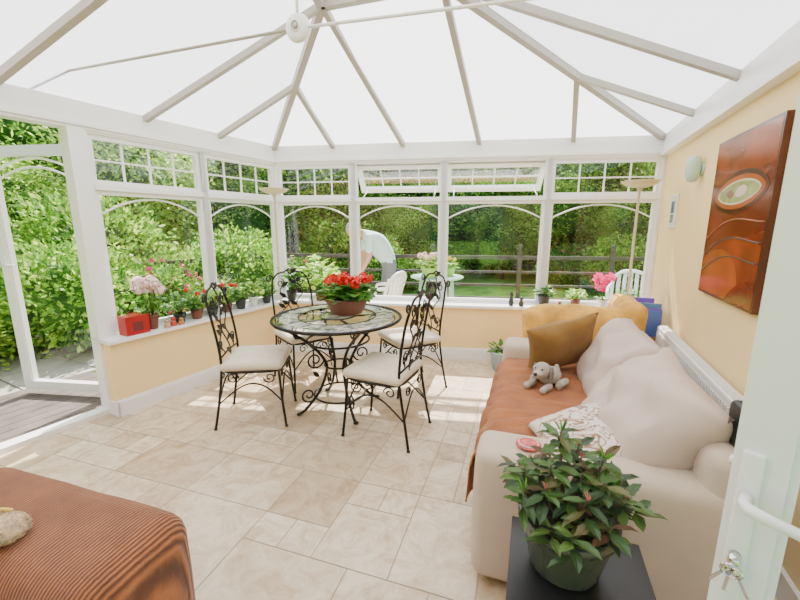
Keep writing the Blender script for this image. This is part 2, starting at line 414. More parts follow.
raf(eL(.715),hL(.565)); raf(eL(1.38),N1); raf(eL(2.25),N1.lerp(H1,.31)); raf(eL(3.1),N1.lerp(H1,.58)); raf(eL(4.1),N1.lerp(H1,.85))
raf(N1,N2,.055,.055); raf(N1,H1,.055,.055); raf(N2,H2,.055,.055); raf(H1,H2,.055,.055); raf(FLe,H1,.055,.055); raf(FRe,H2,.055,.055)
mb.build('trim_roof_bars',recalc=True)
B=Vector((-.503,2.12,2.384))
mb=MB()
A1=Vector((-2.34,2.72,2.375)); A2=Vector((1.60,1.42,2.29))
mb.tube([A1,B],.008,BARM,8); mb.tube([B,A2],.008,WHITE,8); 
top=Vector((B.x,B.y,2.90)); mb.tube([B,top],.008,WHITE,8)
mb.tube([A1,A1+Vector((-.03,.02,-.08))],.014,BARM,8); mb.tube([A2,A2+Vector((.05,-.02,-.05))],.014,WHITE,8)
mb.ell(A1,(.022,.022,.022),BARM)
Mb=Matrix.Translation(B)@RZ(-.3)@RX(pi/2)
mb.lathe([(0,.02),(.03,.024),(.05,.02),(.062,.012),(.066,0),(.062,-.012),(.05,-.02),(.03,-.024),(0,-.02)],WHITE,28,Mb)
mb.lathe([(.022,.032),(.026,.03),(.026,.02)],WHITE,20,Mb); mb.lathe([(0,.034),(.012,.034),(.014,.02)],BARM,16,Mb)
mb.build('tie_bar')
# ------------------------------------------------------------ wall decor
mb=MB()
Mp=FR@T(1.885,0,1.465)
PR=pmat('painting_dark_red',(.19,.030,.010),.15,var=.3,vscale=3); PO=pmat('painting_orange',(.25,.045,.010),.15,var=.35,vscale=4)
PO2=pmat('painting_bright_orange',(.36,.08,.012),.15,var=.3,vscale=3); PG=pmat('painting_green',(.26,.33,.09),.2,var=.4,vscale=14); PW=pmat('painting_pale_line',(.62,.52,.36),.3)
PB_=pmat('painting_brown',(.07,.014,.007),.2,var=.3)
mb.box(-.385,.385,0.002,.03,-.455,.455,PB_,Mp)
mb.box(-.37,.37,0.03,.0302,-.44,.44,PR,Mp)
def blob(cx,cz,rx,rz,m,y,rot=0,n=64,p=1):
    vs=[]
    for i in range(n):
        a=2*pi*i/n; x=rx*math.cos(a); z=rz*math.copysign(abs(math.sin(a))**p,math.sin(a)); X=cx+x*math.cos(rot)-z*math.sin(rot); Z=cz+x*math.sin(rot)+z*math.cos(rot)
        vs.append((max(-.37,min(.37,X)),y,max(-.44,min(.44,Z))))
    mb.add(vs,[tuple(range(n))],m,Mp)
blob(-.05,-.44,.62,.33,PO,.0305,.2)
blob(-.16,-.42,.34,.24,PO2,.031,.25)
blob(.26,-.44,.26,.12,PR,.0312,.35)
blob(.02,.36,.5,.12,PO,.0308,-.05)
blob(0,.14,.345,.115,PB_,.0316,.04,p=1.3)
blob(0,.14,.315,.088,PO2,.0320,.04,p=1.3)
blob(0,.14,.27,.064,PW,.0324,.04,p=1.3); blob(0,.14,.255,.054,PG,.0328,.04,p=1.3)
blob(.05,.143,.07,.030,PW,.0332,.1); blob(-.09,.135,.05,.022,PR,.0332,-.1)
for off,rr,m in((-.22,.005,PB_),(-.32,.004,PB_),(-.12,.004,PO2)):
    pts=[(-.365+.73*t,.032,off+.14*t+.05*math.sin(t*4)) for t in [i/30 for i in range(31)]]
    mb.tube([(x,y,max(-.44,min(.44,z))) for x,y,z in pts],rr,m,5,Mp)
mb.build('abstract_painting')
mb=MB(); Mp=FR@T(.545,0,1.55)
mb.box(-.085,.085,.001,.018,-.14,.14,WHITE,Mp); mb.box(-.068,.068,.018,.019,-.123,.123,pmat('picture_mount',(.7,.68,.62),.6),Mp)
mb.box(-.05,.05,.019,.0195,-.02,.08,pmat('picture_blue_print',(.10,.14,.20),.6,var=.6,vscale=40),Mp); mb.box(-.05,.05,.019,.0195,-.10,-.03,pmat('picture_green_print',(.2,.24,.15),.6,var=.6,vscale=40),Mp)
mb.build('framed_picture')
mb=MB(); Mp=FR@T(1.13,0,1.82); CER=pmat('pale_green_ceramic',(.45,.60,.50),.25)
mb.lathe([(0,.012),(.045,.012),(.05,.0),(0,0)],CER,24,Mp@RX(-pi/2))
mb.lathe([(.0,-.09),(.028,-.085),(.042,-.05),(.048,.0),(.044,.05),(.036,.085),(.030,.085),(.038,.04)],CER,24,Mp@T(0,.055,0))
mb.build('wall_light')
mb=MB()
mb.sbox((1.70,.065,.36),(1.55,.075,.52),.012,WHITE2,FR,3)
for i in range(46): mb.box(.96+i*.032,.975+i*.032,.104,.110,.15,.58,WHITE2,FR)
for i in range(50): mb.box(.95+i*.030,.963+i*.030,.04,.09,.621,.628,WHITE2,FR)
mb.box(1.1,1.15,.004,.03,.2,.5,WHITE2,FR); mb.box(2.2,2.25,.004,.03,.2,.5,WHITE2,FR)
mb.tube([(1.0,.06,0),(1.0,.06,.14)],.01,WHITE2,8,FR); mb.tube([(2.40,.06,0),(2.40,.06,.14)],.01,WHITE2,8,FR)
mb.build('radiator',merge=False)
# ------------------------------------------------------------ dining set
def spiral(c,r0,r1,turns,a0,ax1,ax2,n=22):
    c=Vector(c);ax1=Vector(ax1);ax2=Vector(ax2); out=[]
    for i in range(n+1):
        t=i/n; r=r0+(r1-r0)*t; a=a0+turns*2*pi*t; out.append(c+ax1*r*math.cos(a)+ax2*r*math.sin(a))
    return out
def smoothpts(P,k=4):
    P=[Vector(p) for p in P]; out=[]
    for i in range(len(P)-1):
        p0=P[max(i-1,0)];p1=P[i];p2=P[i+1];p3=P[min(i+2,len(P)-1)]
        for j in range(k):
            t=j/k; out.append(.5*((2*p1)+(p2-p0)*t+(2*p0-5*p1+4*p2-p3)*t*t+(3*p1-p0-3*p2+p3)*t*t*t))
    out.append(P[-1]); return out
def ironleaf(mb,p,d,l,w,nrm=(1,0,0)):
    mb.leaf(p,d,nrm,l,w,IRON,.1)
    mb.leaf(Vector(p)-Vector(nrm)*.003,d,nrm,l,w,IRON,.1)
def dining_chair(x,y,ang):
    mb=MB()
    for sg in(-1,1):
        yy=.19*sg
        mb.tube(smoothpts([(-.27,yy*1.08,.006),(-.235,yy,.2),(-.2,yy,.44),(-.205,yy,.6),(-.235,yy,.8),(-.265,yy*.9,.93)]),.0092,IRON,7)
        mb.tube(spiral((-.265,yy*.9+.03*sg,.945),.036,.010,1.2,pi if sg>0 else 0,(0,1,0),(0,0,1)),.0065,IRON,6)
        mb.tube(smoothpts([(.22,yy*1.08,.006),(.2,yy*1.02,.2),(.185,yy*.97,.42)]),.0092,IRON,7)
        mb.ell((.22,yy*1.08,.008),(.013,.013,.008),IRON); mb.ell((-.27,yy*1.08,.008),(.013,.013,.008),IRON)
        mb.tube(smoothpts([(-.235,yy,.19),(-.1,yy,.30),(0,yy,.335),(.1,yy,.30),(.2,yy,.19)]),.006,IRON,6)
        mb.tube(spiral((-.13,yy,.375),.042,.010,1.3,0,(1,0,0),(0,0,1)),.005,IRON,6)
        mb.tube(spiral((.12,yy,.375),.042,.010,1.3,pi,(1,0,0),(0,0,1)),.005,IRON,6)
    for xx,zz in((-.235,.2),(.2,.2)):
        mb.tube(smoothpts([(xx,-.19,zz),(xx*.97,-.08,.31),(xx*.95,0,.34),(xx*.97,.08,.31),(xx,.19,zz)]),.006,IRON,6)
        mb.tube(spiral((xx*.95,-.10,.375),.040,.010,1.3,0,(0,1,0),(0,0,1)),.005,IRON,6)
        mb.tube(spiral((xx*.95,.10,.375),.040,.010,1.3,pi,(0,1,0),(0,0,1)),.005,IRON,6)
    ring=[(.205*math.copysign(abs(math.cos(t))**.45,math.cos(t)),.205*math.copysign(abs(math.sin(t))**.45,math.sin(t)),.425) for t in [i*2*pi/32 for i in range(32)]]
    mb.tube(ring,.009,IRON,6,None,True)
    mb.tube(smoothpts([(-.265,-.171,.93),(-.272,-.12,.985),(-.277,-.05,1.0),(-.277,0,1.025),(-.277,.05,1.0),(-.272,.12,.985),(-.265,.171,.93)]),.008,IRON,7)
    mb.tube([(-.205,-.19,.52),(-.207,0,.53),(-.205,.19,.52)],.007,IRON,6)
    def bx(z): return -.2-.075*((z-.44)/.56)**1.3 if z>.44 else -.2
    for off,ph,z0,z1 in((0,0,.44,1.01),(-.09,2.5,.53,.88),(.09,.6,.53,.92)):
        P=[]
        for i in range(19):
            z=z0+(z1-z0)*i/18; P.append((bx(z),off*(1-.3*i/18)+.045*math.sin(ph+i*.55),z))
        mb.tube(P,.0052,IRON,6)
        for i in range(2,18,5 if off else 3):
            sd=1 if (i//3)%2 else -1
            ironleaf(mb,P[i],(0,sd*.8,.6),.082,.040)
    for sg in(-1,1):
        mb.tube(spiral((bx(.60),sg*.125,.60),.045,.010,1.4,-pi/2,(0,sg,0),(0,0,1)),.005,IRON,6)
        mb.tube(spiral((bx(.90),sg*.10,.90),.04,.010,1.3,pi/2,(0,sg,0),(0,0,1)),.005,IRON,6)
    mb.sbox((0,0,.462),(.43,.43,.06),.03,CUSH,None,6,(0,0,.02),.002,12)
    ob=mb.build('dining_chair',merge=True)
    ob.location=(x,y,0); ob.rotation_euler=(0,0,ang); return ob
dining_chair(-1.06,2.74,math.radians(6))
dining_chair(-.11,2.53,math.radians(156))
dining_chair(-.88,3.42,math.radians(-52))
dining_chair(.08,3.30,math.radians(208))
tx,ty=-.48,2.88
mb=MB()
mb.lathe([(0,.748),(.478,.748),(.482,.742),(.478,.736),(0,.736)],glassmat('table_glass',(.86,.93,.88),.22),64)
mb.lathe([(.30,.7490),(.43,.7490)],MOSAIC,64,None,False); mb.lathe([(0,.7495),(.13,.7495)],MOSAIC,48,None,False)
for rr,r2,z in((.485,.012,.738),(.44,.007,.728),(.295,.005,.7485),(.135,.005,.7485)):
    mb.tube([(rr*math.cos(i*2*pi/64),rr*math.sin(i*2*pi/64),z) for i in range(64)],r2,IRON,6,None,True)
for k in range(4):
    Mk=RZ(k*pi/2+.5)
    mb.tube(smoothpts([(.45,0,.725),(.36,0,.66),(.22,0,.55),(.12,0,.42),(.10,0,.33),(.16,0,.17),(.27,0,.045),(.33,0,.010)]),.0115,IRON,8,Mk)
    mb.tube(spiral((.30,0,.675),.05,.012,1.5,0,(1,0,0),(0,0,1)),.007,IRON,6,Mk)
    mb.tube(spiral((.19,0,.42),.07,.014,1.5,pi,(1,0,0),(0,0,1)),.007,IRON,6,Mk)
    mb.tube(spiral((.25,0,.15),.065,.014,1.5,pi,(1,0,0),(0,0,1)),.007,IRON,6,Mk)
    mb.tube([(0,0,.728),(.45,0,.728)],.008,IRON,6,Mk)
    mb.ell((.33,0,.012),(.02,.02,.011),IRON,Mk)
    for zz,xx in((.60,.30),(.28,.16)): mb.leaf((xx,0,zz),(.5,0,.5),(0,1,0),.07,.035,IRON,.1,Mk)
for rr,z in((.112,.36),(.20,.12),(.24,.56)):
    mb.tube([(rr*math.cos(i*2*pi/32),rr*math.sin(i*2*pi/32),z) for i in range(32)],.008,IRON,6,None,True)
ob=mb.build('dining_table'); ob.location=(tx,ty,0)
# ------------------------------------------------------------ potted plants
def pot(mb,r,h,m,rim=.012,M=None):
    mb.lathe([(0,0),(r*.68,0),(r*.72,.01),(r*.95,h*.8),(r*.97,h*.84),(r*1.03,h*.85),(r*1.03,h),(r*.93,h),(r*.9,h*.86),(0,h*.86)],m,28,M)
    mb.lathe([(0,h*.875),(r*.9,h*.87)],SOIL,20,M)
def flowerball(mb,c,r,m,n=26,s=.022):
    c=Vector(c)
    for i in range(n):
        d=Vector((R(-1,1),R(-1,1),R(-.5,1))).normalized()
        sd=d.orthogonal().normalized(); sd.rotate(Matrix.Rotation(R(0,6.28),3,d)); s2=d.cross(sd); p=c+d*r*R(.75,1.05)
        mb.add([p+sd*s,p+s2*s*.9,p-sd*s,p-s2*s*.9],[(0,1,2,3)],m)
def foliage(mb,z0,spread,height,n,l,w,m,droop=.2,stems=True,top=False):
    for i in range(n):
        a=R(0,2*pi); rr=spread*math.sqrt(R(0,1)); z=z0+height*R(.15,1)*(1-.5*(rr/spread)**2)
        p=Vector((rr*math.cos(a)*.8,rr*math.sin(a)*.8,z)); d=Vector((math.cos(a+R(-.7,.7)),math.sin(a+R(-.7,.7)),R(-droop,.7)))
        if stems and i%3==0: mb.tube([(p.x*.15,p.y*.15,z0),(p.x*.6,p.y*.6,(z0+z)/2),p],.0025,LEAFD if m==LEAFD else LEAF,4)
        mb.leaf(p,d,(R(-.3,.3),R(-.3,.3),1),l*R(.7,1.2),w*R(.8,1.2),m)
def potted(name,P,r,h,pm,spread,height,n,l,w,lm,flow=None,nf=0,fr=.03,fs=.015,fz=1.0):
    mb=MB(); pot(mb,r,h,pm)
    foliage(mb,h*.85,spread,height,n,l,w,lm)
    for i in range(nf):
        a=R(0,2*pi); rr=spread*R(.1,.9); z=h+height*fz*R(.75,1.05)
        p=(rr*math.cos(a),rr*math.sin(a),z); mb.tube([(p[0]*.2,p[1]*.2,h*.85),(p[0]*.7,p[1]*.7,z*.7),p],.002,LEAF,4)
        flowerball(mb,p,fr,flow,22,fs)
    ob=mb.build(name); ob.location=P; return ob
potted('potted_geranium',(-.42,2.98,.7505),.175,.125,TERRA,.24,.14,200,.075,.07,LEAF,RED,19,.038,.017,1.05)
cx,cy=.48,.965
mb=MB(); pot(mb,.132,.17,GRN_POT)
for i in range(30):
    a=i*2.4; rr=.17*math.sqrt((i+.5)/30); z=.16+.27*R(.30,1)*(1-.6*(rr/.17)**2); tip=Vector((rr*math.cos(a),rr*math.sin(a),z))
    mb.tube([(tip.x*.15,tip.y*.15,.14),(tip.x*.7,tip.y*.7,.14+(z-.14)*.5),tip],.003,BARK,5)
    for k in range(10):
        b=k*2.4+R(0,.5); d=Vector((math.cos(b),math.sin(b),R(-.5,.45))); q=tip-Vector((0,0,.006*k*R(.5,1.2)))
        mb.leaf(q,d,(R(-.2,.2),R(-.2,.2),1),R(.048,.078),R(.023,.032),LEAFD)
    if i%3==0: 
        for k in range(5): mb.leaf(tip,(R(-.5,.5),R(-.5,.5),1),(1,0,0),.024,.009,BUDS)
    if i%4==1:
        for k in range(4): mb.leaf(tip,(R(-.7,.7),R(-.7,.7),1),(1,0,0),.04,.014,LEAF)
ob=mb.build('potted_rhododendron'); ob.location=(cx,cy,.452)
mb=MB()
Ms=T(cx+.03,cy-.03,0)@RZ(math.radians(-19))
mb.box(-.19,.19,-.17,.17,.42,.45,BLACK,Ms)
for sx in(-1,1):
    for sy in(-1,1): mb.box(sx*.185-.015*(sx>0)*2,sx*.185+.03*(sx<0),sy*.165-.03*(sy>0),sy*.165+.03*(sy<0),0,.42,BLACK,Ms)
mb.box(-.17,.17,-.15,.15,.10,.12,BLACK,Ms); mb.box(-.17,.17,-.152,-.14,.12,.42,BLACK,Ms); mb.box(-.172,-.16,-.15,.15,.12,.42,BLACK,Ms)
mb.build('plant_stand',recalc=True)
potted('potted_fern',(1.02,3.68,0),.12,.20,GREY_POT,.12,.10,30,.09,.04,LEAF)
def onL(s,d=.10,z=.5995): return tuple(FL@Vector((s,d,z)))
def onB(s,d=.11,z=.6005): return tuple(FB@Vector((s,d,z)))
mb=MB(); Mr=FL@T(1.68,.12,.5995)
mb.box(-.085,.085,-.055,.055,0,.135,REDM,Mr); mb.box(-.088,.088,-.058,.058,.135,.147,REDM,Mr); mb.box(-.035,.035,.055,.057,.03,.10,pmat('tin_label',(.12,.02,.02),.5),Mr)
mb.tube([(-.03,0,.147),(-.03,0,.16),(.03,0,.16),(.03,0,.147)],.004,REDM,6,Mr)
mb.build('red_storage_tin',recalc=True)
potted('potted_pink_begonia',onL(1.53,.10),.05,.12,TERRA,.11,.26,40,.07,.045,LEAF,PALE,18,.040,.025,1.0)
for i,(s,r,hh,pm,sp,ht,lm,fl_,nf) in enumerate([(1.30,.05,.08,DARKPOT,.13,.18,LEAF,None,0),(1.14,.055,.09,TERRA,.12,.17,LEAF,RED,3),(.98,.05,.08,DARKPOT,.13,.19,LEAFT3,None,0),(.82,.05,.09,TERRA,.12,.19,LEAF,RED,4),(.66,.055,.10,DARKPOT,.12,.19,LEAF,None,0),(.50,.05,.10,PLASTIC,.11,.20,LEAFT3,None,0),(.32,.05,.08,DARKPOT,.11,.20,LEAF,None,0)]):
    potted('potted_plant',onL(s),r,hh,pm,sp*.85,ht,80,.06,.034,lm,fl_,nf,.02,.012)
def ornament(P,cols,h=.08):
    mb=MB(); m=pmat('ornament_paint',cols,.4,var=.3,vscale=30)
    mb.lathe([(0,0),(.022,0),(.026,h*.2),(.02,h*.5),(.012,h*.62)],m,16); mb.ell((0,0,h*.78),(.018,.018,h*.22),m); mb.ell((.018,0,h*.75),(.008,.006,.005),m)
    mb.ell((0,.02,h*.45),(.008,.012,h*.2),m); mb.ell((0,-.02,h*.45),(.008,.012,h*.2),m)
    ob=mb.build('figurine'); ob.location=P
ornament(onL(1.40,.165),(.45,.05,.03)); ornament(onL(1.34,.175),(.4,.2,.08),.06); ornament(onL(1.46,.175),(.5,.35,.2),.07)
ornament(onB(2.60,.12),(.03,.025,.02),.15); ornament(onB(2.70,.14),(.05,.04,.03),.10); ornament(onB(3.08,.15),(.25,.12,.05),.07)
potted('potted_tall_plant',onB(.52,.12),.065,.12,TERRA,.21,.40,170,.11,.05,LEAFT3)
potted('potted_tall_plant',onB(.20,.16),.06,.11,DARKPOT,.11,.30,70,.09,.04,LEAF)
potted('potted_plant',onB(.90,.11),.05,.08,DARKPOT,.10,.16,60,.06,.03,LEAF)
potted('potted_plant',onB(2.93,.11),.06,.12,DARKPOT,.09,.13,60,.06,.03,LEAF)
potted('potted_plant',onB(3.24,.11),.05,.09,TERRA,.09,.12,60,.06,.03,LEAFT3)
potted('potted_plant',onB(3.74,.11),.05,.08,DARKPOT,.10,.14,70,.06,.03,LEAF)
mb=MB(); pot(mb,.05,.09,pmat('orchid_pot',(.75,.72,.68),.3))
for k in range(6): mb.leaf((0,0,.08),(math.cos(k*1.05),math.sin(k*1.05),.35),(0,0,1),.10,.045,LEAF)
for q in range(4):
    tipx=.05*math.cos(q*1.6); tipy=.05*math.sin(q*1.6)
    P=smoothpts([(0,0,.08),(tipx*.5,tipy*.5,.18),(tipx,tipy,.27),(tipx*1.8,tipy*1.8,.31)],3); mb.tube(P,.0025,LEAF,5)
    for k in range(8):
        c_=P[-1-k%6]+Vector((R(-.03,.03),R(-.035,.035),R(-.02,.03)))
        for t in range(5): mb.leaf(c_,(R(-.4,.0),math.cos(t*1.256),math.sin(t*1.256)),(-.3,-1,0),.040,.036,PINK)
ob=mb.build('potted_orchid'); ob.location=onB(3.5,.11)
# ------------------------------------------------------------ floor lamps
def lamp(x,y):
    mb=MB(); mt=pmat('lamp_pole_cream',(.55,.49,.38),.35); sh=pmat('lamp_shade_glass',(.66,.56,.40),.4)
    mb.lathe([(0,0),(.13,0),(.13,.012),(.11,.025),(.03,.035),(.012,.06),(.0105,1.70),(.02,1.72),(.02,1.735)],mt,28)
    mb.lathe([(.02,1.735),(.06,1.74),(.11,1.757),(.145,1.785),(.148,1.79),(.14,1.788),(.10,1.765),(.03,1.75)],sh,32)
    mb.ell((0,0,1.0),(.018,.018,.02),mt); mb.ell((0,0,.4),(.018,.018,.02),mt)
    ob=mb.build('floor_lamp'); ob.location=(x,y,0)
lamp(-1.27,4.02); lamp(2.00,3.33)
# ------------------------------------------------------------ beige sofa
C0=Vector((.28,1.31,0)); SF=frame(C0,(.326,.945,0),(.945,-.326,0))
SL=1.66
mb=MB()
mb.sbox((SL/2,.47,.20),(SL-.04,.88,.26),.03,SOFA,SF,8,wr=.002)
mb.sbox((.11,.45,.315),(.22,.90,.55),.045,SOFA,SF,8,(.008,.01,.010),.006,4)
mb.sbox((SL-.11,.45,.315),(.22,.90,.55),.045,SOFA,SF,8,(.008,.01,.010),.006,4,3)
mb.sbox((SL/2,.83,.42),(SL-.02,.20,.62),.06,SOFA,SF,8,wr=.004)
mb.sbox((.53,.40,.38),(.60,.74,.14),.05,SOFA,SF,8,(0,0,.015),.003)
mb.sbox((1.13,.40,.38),(.60,.74,.14),.05,SOFA,SF,8,(0,0,.015),.003)
for u in(.1,SL-.1):
    for v in(.08,.82): mb.lathe([(0,0),(.02,0),(.028,.08),(0,.08)],BLACK,12,SF@T(u,v,0))
mb.pillow(.80,.54,.30,SOFA2,SF@T(.47,.645,.625)@RZ(math.radians(4))@RX(math.radians(50)),wr=.026,seed=1,wf=8,pw=.34)
mb.pillow(.70,.50,.28,SOFA2,SF@T(1.13,.66,.625)@RX(math.radians(58)),wr=.026,seed=5,wf=8,pw=.34)
ob=mb.build('sofa',merge=True)
mb=MB(); prof=[]
for v,z in[(.62,.472),(.5,.477),(.35,.482),(.20,.48),(.08,.475),(.03,.465),(-.0,.44),(-.02,.40),(-.03,.33),(-.035,.25),(-.04,.17)]: prof.append((v,z))
prof=[(p.x,p.y) for p in smoothpts([(a,b,0) for a,b in prof],3)]
nu=80; vs=[];fs=[]
for i in range(nu+1):
    u=.225+(1.435-.225)*i/nu
    for j,(v,z) in enumerate(prof):
        q=j/len(prof); k=noise.noise(Vector((u*5,v*3,0)))*.026+noise.noise(Vector((u*13,v*6,2)))*.018
        vs.append((u+.006*math.sin(j),v-(.015*math.sin(u*32) if q>.6 else 0)-(abs(k)*.5 if q>.6 else 0),z+.006+abs(k)+(.02*math.sin(u*9) if j==len(prof)-1 else 0)))
W=len(prof)
for i in range(nu):
    for j in range(W-1): fs.append((i*W+j,(i+1)*W+j,(i+1)*W+j+1,i*W+j+1))
mb.add(vs,fs,THROW,SF,True)
ob=mb.build('throw_blanket'); sm=ob.modifiers.new('s','SOLIDIFY'); sm.thickness=.006; sm.offset=1
mb=MB(); mb.pillow(.44,.44,.16,MUST,SF@T(1.22,.36,.685)@RZ(math.radians(62))@RX(math.radians(60))@RZ(.3),seed=3,wr=.012)
mb.build('mustard_cushion',merge=True)
def patt():
    m,n,l,b=nt('leaf_print_fabric'); tc=n.new('ShaderNodeTexCoord'); w=n.new('ShaderNodeTexNoise'); w.inputs['Scale'].default_value=14; w.inputs['Detail'].default_value=1; w.inputs['Distortion'].default_value=1.5
    r=n.new('ShaderNodeValToRGB'); e=r.color_ramp.elements; e[0].position=.44; e[0].color=(.68,.62,.54,1); e[1].position=.56; e[1].color=(.68,.62,.54,1)
    x=e.new(.485); x.color=(.22,.10,.06,1); x=e.new(.515); x.color=(.35,.2,.12,1)
    l.new(tc.outputs['Object'],w.inputs['Vector']); l.new(w.outputs['Fac'],r.inputs[0]); l.new(r.outputs[0],b.inputs['Base Color']); b.inputs['Roughness'].default_value=.9
    return m
mb=MB(); mb.pillow(.40,.34,.14,patt(),SF@T(.29,.40,.572)@RZ(math.radians(-20))@RX(math.radians(18)),seed=8)
mb.build('leaf_print_cushion',merge=True)
mb=MB(); mb.lathe([(0,0),(.045,0),(.047,.004),(.045,.008),(0,.008)],pmat('coaster_red',(.6,.10,.10),.4,var=.6,vscale=40),28); mb.tube([(.036*math.cos(i*.3142),.036*math.sin(i*.3142),.009) for i in range(20)],.003,PALE,5,None,True)
ob=mb.build('coaster'); ob.matrix_world=SF@T(.10,.19,.604)
mb=MB(); mb.sbox((0,0,.06),(.10,.07,.15),.02,BLACK,None,4,wr=.004); mb.tube(smoothpts([(-.03,0,.13),(-.02,0,.18),(.02,0,.18),(.03,0,.13)]),.005,BLACK,6)
ob=mb.build('black_bag'); ob.matrix_world=SF@T(.10,.84,.735)
PL=pmat('plush_grey',(.46,.40,.33),1,var=.3,vscale=30,bump=1,bscale=160,sheen=.3); PLD=pmat('plush_dark_grey',(.22,.20,.18),1,var=.2,vscale=30,bump=1,bscale=160)
mb=MB()
mb.ell((0,0,.055),(.085,.06,.055),PL,None,16,.08,4); mb.ell((.045,0,.07),(.055,.052,.055),PL,None,14)
mb.ell((.10,0,.115),(.05,.048,.046),PL,None,16,.05); mb.ell((.145,0,.10),(.032,.03,.024),PL,None,14); mb.ell((.174,0,.107),(.011,.013,.010),BLACK,None,10)
for sg in(-1,1):
    mb.ell((.088,.052*sg,.10),(.020,.012,.045),PLD,None,12); mb.ell((.138,.020*sg,.131),(.006,.006,.007),BLACK,None,8)
    mb.ell((.12,.05*sg,.025),(.055,.02,.021),PL,None,12); mb.ell((.168,.052*sg,.022),(.018,.022,.020),PL,None,12)
    mb.ell((-.02,.075*sg,.025),(.06,.024,.023),PL,None,12); mb.ell((.045,.082*sg,.025),(.018,.02,.026),PL,None,12)
mb.tube(smoothpts([(-.08,0,.05),(-.11,.01,.06),(-.13,.03,.08)]),[.016]*8+[.010],PL,8)
ob=mb.build('plush_dog'); ob.matrix_world=SF@T(1.0,.30,.502)@RZ(math.radians(-150))@Matrix.Scale(.98,4)
GF=SF@T(2.06,.52,0)
mb=MB()
mb.sbox((0,0,.26),(.55,.66,.34),.06,GOLD,GF,7,wr=.01)
mb.sbox((-.24,.0,.46),(.16,.80,.68),.07,GOLD,GF,14,(.02,0,.03),.040,7)
mb.sbox((0,.36,.50),(.60,.16,.70),.07,GOLD,GF,8,(0,.02,.03),.026,6,4)
mb.sbox((.24,.0,.38),(.16,.70,.50),.07,GOLD,GF,8,(.0,0,.03),.018,6,9)
mb.sbox((0,-.02,.45),(.40,.56,.12),.05,GOLD,GF,6,(0,0,.03),.012,6)
for u in(-.2,.2):
    for v in(-.27,.3): mb.lathe([(0,0),(.02,0),(.028,.1),(0,.1)],BLACK,12,GF@T(u,v,0))
mb.build('gold_armchair',merge=True)
mb=MB(); Mm=FR@T(.66,.17,0); WD=pmat('rack_wood',(.30,.17,.08),.5,var=.2)
mb.box(-.20,.20,-.13,.13,.02,.05,WD,Mm); mb.box(-.20,.20,-.13,-.12,.05,.50,WD,Mm); mb.box(-.20,.20,.12,.13,.05,.40,WD,Mm)
for xx in(-.20,.185): mb.box(xx,xx+.015,-.13,.13,0,.5,WD,Mm)
x=-.18
k=0
cols=[(.04,.06,.30),(.16,.08,.38),(.06,.12,.42),(.10,.06,.22),(.08,.20,.42)]
bm_=[pmat('magazine_%d'%i,c_,.4) for i,c_ in enumerate(cols)]
while x<.17:
    w=R(.012,.03); mb.box(x,x+w-.002,-.11,.11,.05,R(.66,.78),bm_[k%5],Mm); x+=w; k+=1
mb.build('magazine_rack',recalc=True)
# ------------------------------------------------------------ rust corduroy sofa
V2=Vector((.955,-.297,0)); U2=Vector((-.297,-.955,0))
RF=frame(Vector((-.615,1.02,0)),U2,-V2)
mb=MB()
mb.sbox((.17,.44,.335),(.34,.88,.52),.075,CORD,RF,8,(.01,.015,.02),.008,4)
mb.sbox((.80,.44,.22),(.92,.84,.28),.04,CORD,RF,8)
mb.sbox((.80,.36,.40),(.90,.70,.16),.06,CORD,RF,8,(0,0,.02),.004)
mb.sbox((.80,.82,.50),(1.20,.22,.62),.07,CORD,RF,8,(0,0,.02),.004)
for u in(.08,1.1):
    for v in(.08,.8): mb.lathe([(0,0),(.02,0),(.028,.1),(0,.1)],BLACK,12,RF@T(u,v,0))
mb.build('corduroy_sofa',merge=True)
FLF=pmat('fluffy_beige',(.62,.45,.30),1,var=.3,vscale=40,bump=1,bscale=120); YEL=pmat('yellow_ribbon',(.75,.55,.12),.7)
mb=MB(); mb.ell((0,0,.035),(.07,.09,.04),FLF,None,20,.2,5)
c0=Vector((0,0,.035))
for i in range(900):
    d=Vector((R(-1,1),R(-1,1),R(-.2,1))).normalized(); p=Vector((d.x*.068,d.y*.088,d.z*.04))+c0
    mb.quadleaf(p,.010,.003,FLF,d+Vector((R(-.5,.5),R(-.5,.5),R(-.5,.5))))
mb.tube(smoothpts([(-.05,.03,.07),(-.02,.05,.09),(.02,.04,.085),(.04,.07,.08)]),.007,YEL,6)
ob=mb.build('plush_toy'); ob.matrix_world=RF@T(.255,.385,.608)@Matrix.Scale(.72,4)
# ------------------------------------------------------------ outside
mb=MB()
vs=[(-40,-30,-.13),(45,-30,-.13),(45,60,-.13),(-40,60,-.13)]
mb.add(vs,[(0,1,2,3)],GRASS); mb.build('lawn')
mb=MB()
for i in range(9): mb.box(1.5,3.9,-.12-.12*i-.113,-.12-.12*i,-.10,-.02,DECK,FL)
mb.build('decking',recalc=True)
mb=MB()
for i in range(9):
    for j in range(4): mb.box(-2.4+.6*i,-2.4+.6*i+.585,-.2-.6*j-.585,-.2-.6*j,-.128,-.06,STONE,FB)
mb.build('patio_paving',recalc=True)
mb=MB()
for i in range(6):
    for j in range(3): mb.box(.8+.6*i,.8+.6*i+.585,-1.25-.6*j-.585,-1.25-.6*j,-.128,-.04,STONE,FL)
mb.build('garden_path',recalc=True)
def railing(F,s0,s1,d):
    mb=MB(); s=s0
    while s<=s1+.01:
        mb.box(s-.035,s+.035,d-.035,d+.035,-.13,.98,WOODG,F); mb.lathe([(0,1.10),(.03,1.08),(.045,1.04),(.03,1.0),(.05,.98),(0,.98)],WOODG,14,F@T(s,d,0)); s+=1.55
    for z,h in((.86,.032),(.60,.020),(.36,.020),(.12,.020)): mb.box(s0,s1,d-.02,d+.02,z-h,z+h,WOODG,F)
    return mb.build('garden_railing',recalc=True)
